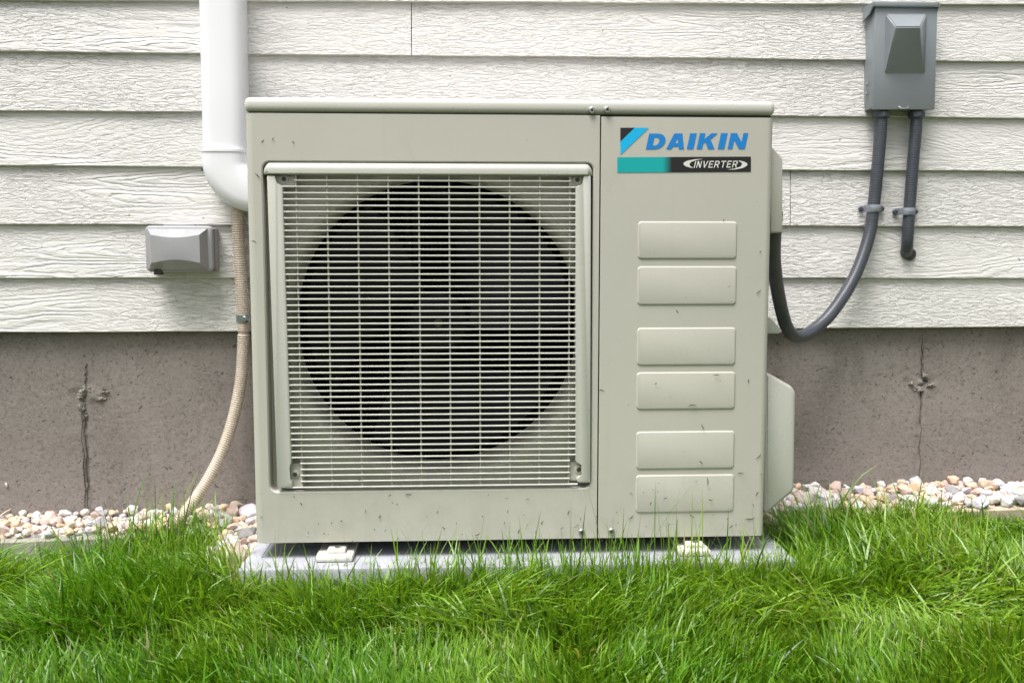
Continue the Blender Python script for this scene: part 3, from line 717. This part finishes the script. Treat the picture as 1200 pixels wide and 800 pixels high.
# embossed wedge on the door: flush at the bottom, deepest at the upper shoulder
bm = bmesh.new(); y0 = DBY-.0018
o4 = [bx(256, 86), bx(512, 88), bx(501, 463), bx(247, 463)]; sh = DBY-.048
O = [at(px, py, y0) for px, py in o4]
f4 = [(bx(318, 168), sh), (bx(474, 168), sh), (bx(488, 440), y0-.004), (bx(262, 440), y0-.004)]
I = [at(px, py, yy) for (px, py), yy in f4]
vo = [bm.verts.new(p) for p in O]; vi = [bm.verts.new(p) for p in I]
for k in range(4): bm.faces.new((vo[k], vo[(k+1) % 4], vi[(k+1) % 4], vi[k]))
bm.faces.new(vi)
bmesh.ops.bevel(bm, geom=[e for e in bm.edges if e.is_manifold], offset=.0022, segments=3, affect='EDGES')
part('embossed_wedge', bm, M['grey_box'], db, 60)
a, c_ = at(*bx(186, 8), DBY-.008), at(*bx(592, 46), DBY-.008)
bm = bmesh.new(); box(bm, a.x-.0005, c_.x, DBY-.008, W+.004, c_.z, a.z, .002, 2); part('rain_hood', bm, M['grey_box'], db, 40)
for xx0 in (0, 1):
    bm = bmesh.new()
    if xx0 == 0: xa, xb = a.x-.0038, a.x-.0006
    else: xa, xb = c_.x-.0030, c_.x+.0006
    v = [(DBY-.008, a.z-.002), (W, a.z-.002), (W, a.z-.030), (DBY+.006, a.z-.022), (DBY-.008, a.z-.010)]
    A_ = [bm.verts.new((xa, y, z)) for y, z in v]; B_ = [bm.verts.new((xb, y, z)) for y, z in v]
    bm.faces.new(A_); bm.faces.new(B_[::-1])
    for i in range(5): bm.faces.new((A_[i], A_[(i+1) % 5], B_[(i+1) % 5], B_[i]))
    part('hood_flange', bm, M['grey_box'], db)
p = at(*bx(366, 676), DBY-.006); bm = bmesh.new(); tube(bm, [Vector((p.x-.010, p.y, p.z+.003)), Vector((p.x-.007, p.y-.003, p.z-.001)), Vector((p.x, p.y-.004, p.z-.0022)), Vector((p.x+.007, p.y-.003, p.z-.001)), Vector((p.x+.010, p.y, p.z+.003))], .0018, 8); part('hasp', bm, M['steel'], db, 40)
for q in ((158, 530), (155, 590)):
    p = at(*bx(*q), W-.012); bm = bmesh.new(); disc(bm, (l0-.0, W-.016, p.z), (-1, 0, 0), .004, .002, 10); part('knockout', bm, M['grey_box'], db)

# conduits
def conduit(pts, r, label, conn, strap_px, hook):
    t = empty('flexible_conduit', pts[0], label, 'conduit', 'conduits below the disconnect box')
    corrug(pts, r, .0048, .0005, 'conduit_jacket', M['conduit'], t, 18)
    p = at(conn[0], 128.5, W-.02); e1 = at(conn[0]-.5, 142, W-.02); d = (e1-p)
    bm = bmesh.new(); tube(bm, [p-d*.1, p+d*.25, p+d*.27, p+d*.72, p+d*.80], [.0125, .0125, .0165, .0165, .0135], 6 if False else 20); part('conduit_connector', bm, M['conduit'], t, 30)
    bm = bmesh.new(); tube(bm, [p+d*.30, p+d*.66], .0180, 8); part('connector_nut', bm, M['conduit'], t, 20)
    sx_, sy_, ang = strap_px; q = at(sx_, sy_, W-.016); bm = bmesh.new(); rows = []
    for k in range(-4, 5):
        an = R(22.5*k); rows.append((math.sin(an)*(r+.0028), -math.cos(an)*(r+.0035)))
    line = [(-r-.013, .0135), (-r-.004, .0135)] + [(x_, y_) for x_, y_ in rows] + [(r+.004, .0135), (r+.013, .0135)]
    L1 = [[(q.x+x_, q.y+y_-s_, q.z+hh) for (x_, y_) in line] for hh, s_ in ((-.0075, 0), (-.003, .0016), (.003, .0016), (.0075, 0))]
    V = loft(bm, L1, close=False)
    g = bmesh.ops.solidify(bm, geom=list(bm.faces), thickness=.003)
    st = part('conduit_strap', bm, M['strap'], t, 50)
    for sgn in (-1, 1):
        bm = bmesh.new(); disc(bm, (q.x+sgn*(r+.0105), q.y+.0135, q.z), (0, -1, 0), .0050, .006, 12, .001); part('strap_screw', bm, M['conduit'], t, 40)
    if hook:
        e = pts[-1]; bm = bmesh.new(); tube(bm, [Vector((e.x, W-.001, e.z)), Vector((e.x, W+.004, e.z))], .0132, 16); part('caulk_ring', bm, M['outlet_dark'], t, 40)
    return t
c1 = [at(1032.5, 128, W-.02), at(1032, 150, W-.02), at(1029, 190, W-.019), at(1024.5, 235, W-.017), at(1018, 278, W-.02), at(1001, 325, W-.035), at(975, 366, W-.06), at(951, 388, W-.09), at(934, 394, W-.125), at(922, 383, W-.155), at(913, 350, W-.19), at(907.5, 312, W-.265), at(906.5, 288, W-.315), at(908, 262, W-.36), at(909, 248, W-.365)]
conduit(c1, .0130, 'long grey flexible conduit looping from the electrical box down behind the heat pump', (1032.5, 0), (1023.5, 244.5, 0), False)
c2 = [at(1074, 128, W-.02), at(1073.5, 150, W-.02), at(1070, 190, W-.019), at(1066.5, 235, W-.018), at(1064, 272, W-.018), at(1063, 288, W-.012), at(1062, 296, W+.002), at(1061.5, 298, W+.02)]
conduit(c2, .0125, 'short grey flexible conduit from the electrical box ending in a hole in the siding', (1074, 0), (1063.5, 248, 0), True)

# ================================================================== EDGING
for (xa, xb, name, lab_, mat, zoff, yy) in ((-2.9, -.13, 'garden_edging', 'weathered grey-green edging board holding the pebbles, left of the heat pump', M['edging'], 0, .335), (1.0, 3.6, 'garden_edging', 'tan edging board holding the pebbles, right of the heat pump', M['edging_tan'], 0, .30)):
    bm = bmesh.new(); n = 40; rows = []
    for i in range(n+1):
        x = xa+(xb-xa)*i/n; zt = float(pz(x))+.004 + .003*math.sin(x*3); y0 = yy+.006*math.sin(x*1.7)
        rows.append([(x, y0, zt-.10), (x, y0, zt-.004), (x, y0+.003, zt-.001), (x, y0+.008, zt), (x, y0+.024, zt), (x, y0+.028, zt-.004), (x, y0+.028, zt-.10)])
    V = loft(bm, rows, close=True); bm.faces.new(V[0]); bm.faces.new(V[-1][::-1])
    o = part(name, bm, mat, None, 40); tag(o, lab_, 'edging')

# ================================================================== PEBBLES
bed = empty('gravel_bed', (0, .40, -.1), 'strip of white, pink and tan pebbles along the foundation', 'gravel bed', kind='structure')
del bed['category']
def pebble_mesh(seed):
    r_ = random.Random(seed); bm = bmesh.new(); sx, sy, sz = r_.uniform(.75, 1.25), r_.uniform(.65, 1.0), r_.uniform(.5, .85)
    for _ in range(22):
        v = Vector((r_.gauss(0, 1), r_.gauss(0, 1), r_.gauss(0, 1))).normalized()
        v = Vector([math.copysign(abs(c_)**.8, c_) for c_ in v])
        bm.verts.new((v.x*sx, v.y*sy, v.z*sz))
    bmesh.ops.convex_hull(bm, input=bm.verts)
    bmesh.ops.delete(bm, geom=[v for v in bm.verts if not v.link_faces], context='VERTS')
    bmesh.ops.bevel(bm, geom=[e for e in bm.edges], offset=.055, segments=1, affect='EDGES')
    bmesh.ops.recalc_face_normals(bm, faces=bm.faces)
    return bm
PM = []
for s in range(12):
    for mi, mm in enumerate(STONES):
        bm = pebble_mesh(s); me = bpy.data.meshes.new('pebble')
        bm.to_mesh(me); bm.free(); me.materials.append(mm); PM.append(me)
def pick_mat(): return random.choices(range(7), (18, 22, 17, 15, 13, 8, 8))[0]
def peb_pos():
    """scatter over the bed with a minimum distance, back rows higher"""
    out = []
    for k_ in range(14000):
        x = random.uniform(-.68, 1.55); y = random.uniform(.345 if x < 0 else .315, FY-.004)
        if k_ % 5 == 0: x, y = (random.uniform(-.125, -.035), random.uniform(.12, .35)) if k_ % 2 else (random.uniform(.925, .985), random.uniform(.16, .33))
        elif -.02 < x < .90: continue
        s = random.choice((.009, .011, .013, .015, .018, .021))*random.uniform(.85, 1.15)*(.84 if x < -.13 else 1)
        if all((x-a)**2+(y-c_)**2 > ((s+d)*.70)**2 for a, c_, d in out): out.append((x, y, s))
    return out
pp = peb_pos()
pp.sort(key=lambda t: -t[2]); 
for x, y, s in pp[:300]:
    o = link('pebble', random.choice(PM[pick_mat()::7]), bed)
    o.location = (x, y, float(pz(x))+.004+s*.45+.10*max(0, y-.38)+random.uniform(-.003, .006)); o.scale = (s, s, s)
    o.rotation_euler = (random.uniform(-.6, .6), random.uniform(-.6, .6), random.uniform(0, 6.28))
# the rest of the bed joined: layer beneath, behind the unit and beyond the frame
bm = bmesh.new(); src = [pebble_mesh(s) for s in range(5)]
src_d = []
for sbm in src:
    sbm.verts.index_update(); src_d.append(([v.co.copy() for v in sbm.verts], [[v.index for v in f.verts] for f in sbm.faces])); sbm.free()
lay = [(x, y, s, 1) for x, y, s in pp[300:]]
for _ in range(2600):
    x = random.uniform(-2.6, 3.3); y = random.uniform(.35 if x < 0 else .32, FY-.004)
    if _ % 8 == 0: x, y = (random.uniform(-.13, -.03), random.uniform(.10, .35)) if _ % 16 else (random.uniform(.92, .99), random.uniform(.14, .33))
    lay.append((x, y, random.uniform(.008, .016), 0))
for x, y, s, topl in lay:
    vs, fs = random.choice(src_d); Rm = Matrix.Rotation(random.uniform(0, 6.28), 3, 'Z') @ Matrix.Rotation(random.uniform(-.6, .6), 3, 'X')
    c_ = Vector((x, y, float(pz(x))+(.004 if topl else -.004)+s*.3+.10*max(0, y-.38))); mi = pick_mat()
    nv = [bm.verts.new(c_+Rm@(v*s)) for v in vs]
    for f in fs: bm.faces.new([nv[i] for i in f]).material_index = mi
o = part('gravel', bm, None, bed, 60)
for mm in STONES: o.data.materials.append(mm)
tag(o, kind='stuff')
bm = bmesh.new(); n = 60; rows = []
for i in range(n+1):
    x = XL+(XR-XL)*i/n; z = float(pz(x)); rows.append([(x, .336, z-.02), (x, .36, z-.004), (x, FY+.002, z+.004)])
loft(bm, rows, close=False); part('gravel_base', bm, M['edging'], bed, 60)

# ================================================================== GRASS
def n2(x, y, s, seed): return vnoise(np.asarray(x), np.asarray(y), s, seed)
def blades(x, y, z, az, L, wd, lean, curl, tint, rows=6, name='grass'):
    N_ = len(x); t = np.linspace(0, 1, rows)
    th = lean[:, None]+curl[:, None]*t[None]                     # angle from vertical along the blade
    th = np.clip(th, -.2, 1.78)
    ds = L[:, None]/(rows-1)
    hx_ = np.concatenate([np.zeros((N_, 1)), np.cumsum(np.sin(th[:, :-1])*ds, 1)], 1)
    hz_ = np.concatenate([np.zeros((N_, 1)), np.cumsum(np.cos(th[:, :-1])*ds, 1)], 1)
    ax, ay = np.cos(az), np.sin(az); sw = rng.normal(0, .18, N_)
    bend = hx_**2*sw[:, None]*6
    cx = x[:, None]+hx_*ax[:, None]-bend*ay[:, None]; cy = y[:, None]+hx_*ay[:, None]+bend*ax[:, None]; cz = z[:, None]+hz_
    wp = wd[:, None]*np.array([.75, 1.0, 1.0, .85, .55, .06])[None, :rows] if rows == 6 else wd[:, None]*np.array([.8, 1.0, .7, .06])[None]
    tw = rng.uniform(-.9, .9, N_); sx_ = -ay*np.cos(tw); sy_ = ax*np.cos(tw); sz_ = np.sin(tw)
    v = np.empty((N_, rows, 2, 3), np.float32)
    for k, sgn in ((0, -.5), (1, .5)):
        v[:, :, k, 0] = cx+sgn*wp*sx_[:, None]; v[:, :, k, 1] = cy+sgn*wp*sy_[:, None]; v[:, :, k, 2] = cz+sgn*wp*sz_[:, None]
    base = (np.arange(N_)*rows*2)[:, None]; r_ = np.arange(rows-1)*2
    quads = np.stack([base+r_, base+r_+1, base+r_+3, base+r_+2], -1).reshape(-1, 4)
    col = np.ones((N_, rows, 2, 4), np.float32)
    root = np.array([1.0, .96, .8]); kk = np.clip(1-t*3, 0, 1)[None, :, None]
    c3 = tint[:, None, :]*(1+kk*np.array([.5, .15, .3])[None, None]); col[..., :3] = c3[:, :, None, :]
    return v.reshape(-1, 3), quads, col.reshape(-1, 4)
def grass_object(name, sets):
    V, Q, C, off = [], [], [], 0
    for v, q, c_ in sets: V.append(v); Q.append(q+off); C.append(c_); off += len(v)
    me = bpy.data.meshes.new(name); np_mesh(me, np.concatenate(V), np.concatenate(Q))
    ca = me.color_attributes.new('tint', 'FLOAT_COLOR', 'POINT'); ca.data.foreach_set('color', np.concatenate(C).ravel())
    me.materials.append(M['grass']); return link(name, me)
def tints(n, x, y):
    g = np.array([.100, .262, .009]); yl = np.array([.24, .40, .034]); dk = np.array([.022, .085, .005]); dry = np.array([.42, .40, .18])
    a = np.clip(n2(x, y, 5, 61)*1.2-.25+.22*np.clip((x-.1)/1.2, 0, 1)+rng.normal(0, .28, n), 0, 1)[:, None]
    c_ = g*(1-a)+yl*a
    d = np.clip(rng.normal(.14, .36, n), 0, .9)[:, None]; c_ = c_*(1-d)+dk*d
    m_ = rng.random(n) < .018+.03*(n2(x, y, 4, 77) > .75); c_[m_] = dry*rng.uniform(.6, 1.1, (m_.sum(), 1))
    return c_.astype(np.float32)
def on_lawn(x, y):
    edge = np.where(x < .43, .335, .30)
    padz = (x > -.026) & (x < .917) & (y > -.058)
    stony = ((x > -.125) & (x < -.02) & (y > .11+.05*n2(x, y, 14, 91))) | ((x > .91) & (x < .985) & (y > .16+.05*n2(x, y, 14, 92)))
    return (y < edge-.006) & ~padz & ~stony
def field(x, y):
    a = 6.0*n2(x, y, 3.2, 51)+2.4*n2(x, y, 9, 52)
    return a
sets = []
def lawn(n, x0, x1, y0, y1, rows, Lm, dens_w=1.0, wmul=1.0):
    x = rng.uniform(x0, x1, n); y = rng.uniform(y0, y1, n); k = on_lawn(x, y); x, y = x[k], y[k]; N_ = len(x)
    az = field(x, y)+rng.normal(0, .95, N_)
    # mown strip nearest the camera, trampled long grass behind it
    bd = -.215+.05*(n2(x, x*0, 5, 58)-.5); mown = np.clip((bd-y)/.02, 0, 1)
    hgt = (.55+1.0*n2(x, y, 8, 53))*(1-mown)+.62*mown
    L = Lm*hgt*np.clip(rng.normal(1, .26, N_), .4, 1.8)
    low = 1-.5*np.clip((y-.10)/.08, 0, 1)*np.maximum(np.clip((-.40-x)/.08, 0, 1), np.clip((x-1.28)/.1, 0, 1)*.7); L = L*low
    flop = np.clip((n2(x, y, 6, 54)-.25)*1.6, 0, 1)
    lean = np.clip(rng.normal(.30, .25, N_), 0, 1.2)+(1.05*flop)*(1-mown)+.1*mown; curl = np.clip(rng.normal(.85-.35*mown, .4, N_), .05, 1.7)
    wd = np.clip(rng.normal(.0031, .0009, N_), .0014, .0056)*wmul
    sets.append(blades(x, y, gz(x, y)+.004*n2(x, y, 20, 55)-.002, az, L, wd, lean, curl, tints(N_, x, y), rows))
lawn(105000, -.95, 1.75, -.42, .34, 6, .072)
lawn(60000, -1.9, 2.7, -1.05, -.40, 4, .074, wmul=1.15)
lawn(30000, -3.0, 4.0, -1.3, .34, 4, .070, wmul=1.3)
lawn(24000, -3.5, 4.5, -3.2, -1.2, 4, .065, wmul=1.8)
# uprights: taller tufts by the pad, the edging and the right mound
def tuft(n, x0, x1, y0, y1, Lm, azm, azs, leanm, curlm, wm=.0034):
    x = rng.uniform(x0, x1, n); y = rng.uniform(y0, y1, n); k = on_lawn(x, y); x, y = x[k], y[k]; N_ = len(x)
    L = Lm*np.clip(rng.normal(1, .26, N_), .4, 1.6)
    sets.append(blades(x, y, gz(x, y), azm+rng.normal(0, azs, N_), L, np.clip(rng.normal(wm, .0007, N_), .0016, .005), np.clip(rng.normal(leanm, .2, N_), 0, 1.2), np.clip(rng.normal(curlm, .35, N_), 0, 1.6), tints(N_, x, y)))
tuft(800, -.45, -.03, .06, .33, .085, 0, 3, .25, .8)
tuft(420, -.36, -.10, .20, .32, .11, 0, 3, .2, .7)
tuft(40, -.34, -.16, .22, .32, .15, 0, 3, .15, .6)
tuft(1800, .93, 1.30, -.05, .27, .095, 2.4, 1.0, .4, .9)
tuft(1300, 1.1, 1.7, -.05, .20, .095, 3.4, .8, .55, .9)
tuft(60, .93, 1.2, .0, .25, .14, 0, 3, .2, .6)
tuft(2600, -.1, 1.0, -.10, -.058, .070, 0, 3, .3, .8)
tuft(800, .22, .95, -.085, -.058, .086, 0, 3, .22, .6, .003)
tuft(260, .25, .92, -.08, -.06, .105, 0, 3, .10, .4, .0024)
tuft(60, .45, .75, -.075, -.06, .15, 0, 3, .08, .3, .0024)
tuft(60, -.02, .3, -.075, -.06, .10, 0, 3, .12, .4, .0024)
lawn_o = grass_object('grass', sets); tag(lawn_o, kind='stuff')
lawn_o['label'] = 'long lush green lawn grass in front of the heat pump'

# clippings stuck on the cabinet and lying on the pad
def clip_strip(bm, x, y, z, L, ang, wd, up=False):
    ca, sa = math.cos(ang), math.sin(ang); pts = []
    for t, w_ in ((-.5, .15), (-.15, 1), (.2, .9), (.5, .1)):
        b_ = .12*L*(t*t*4)*random.choice((1, 1, -1))
        for s_ in (-.5, .5):
            u_, v_ = t*L, s_*w_*wd+b_
            pts.append(bm.verts.new((x+u_*ca-v_*sa, y-random.uniform(.0004, .0016), z+u_*sa+v_*ca)))
    for i in range(3): bm.faces.new((pts[2*i], pts[2*i+1], pts[2*i+3], pts[2*i+2]))
bm = bmesh.new()
listed = [(308, 166, 5, .9), (320, 163, 4, 1.1), (344, 167, 4, -.6), (302, 206, 8, -1.0), (298, 283, 7, -.4), (479, 579, 9, -.3), (457, 580, 4, .5), (793, 365, 5, -.8), (889, 342, 8, .5), (891, 295, 3, .6),
          (848, 258, 3, 1.2), (811, 474, 12, .03), (823, 500, 9, -1.0), (877, 446, 5, 1.5), (868, 554, 9, -.25), (829, 563, 10, 1.57), (889, 535, 9, .7), (821, 541, 7, -.7), (887, 578, 7, 1.1), (768, 449, 3, .8), (839, 439, 8, 0),
          (779, 583, 5, .4), (832, 585, 6, -.15), (879, 608, 14, .05), (740, 606, 8, .6), (762, 589, 4, 1.2), (856, 616, 7, .9), (810, 604, 8, -.7), (683, 360, 14, -.2), (705, 457, 8, -.3), (700, 598, 4, 1), (548, 548, 4, .2), (422, 562, 9, 0),
          (608, 622, 6, 1.2), (520, 618, 5, -.6), (560, 626, 7, .4), (400, 610, 3, .3), (445, 605, 5, 1.0), (353, 590, 5, -.9), (635, 612, 6, 1.0), (666, 600, 6, 1.2)]
for px, py, L, a in listed:
    p = at(px, py, -.0008); clip_strip(bm, p.x, -.0008 if not (747 < px < 862 and py > 300) else -.0042, p.z, L/700, a+random.uniform(-.1, .1), .0016)
for _ in range(60):
    px, py = random.uniform(305, 895), 636-abs(random.gauss(0, 45))
    if py < 577 and 312 < px < 694: continue
    p = at(px, py, -.0008); clip_strip(bm, p.x, -.0042 if 745 < px < 862 else -.0008, p.z, random.uniform(.002, .007), random.uniform(-1.57, 1.57), .0010)
o = part('grass_clippings', bm, simple('dried_clipping', (.055, .06, .022), .8, .3, 100)); tag(o, kind='stuff'); o['label'] = 'dark dried grass clippings stuck to the heat pump front'
bm = bmesh.new(); a, c_ = atz(-6, 609, -.075), atz(17, 594, -.062)
tube(bm, [a, a.lerp(c_, .5)+Vector((0, 0, .002)), c_], [.0016, .0019, .0012], 8); o = part('dry_twig', bm, M['hose'], None, 50); tag(o, 'pale dry twig lying on the pebbles by the far left edge', 'twig')
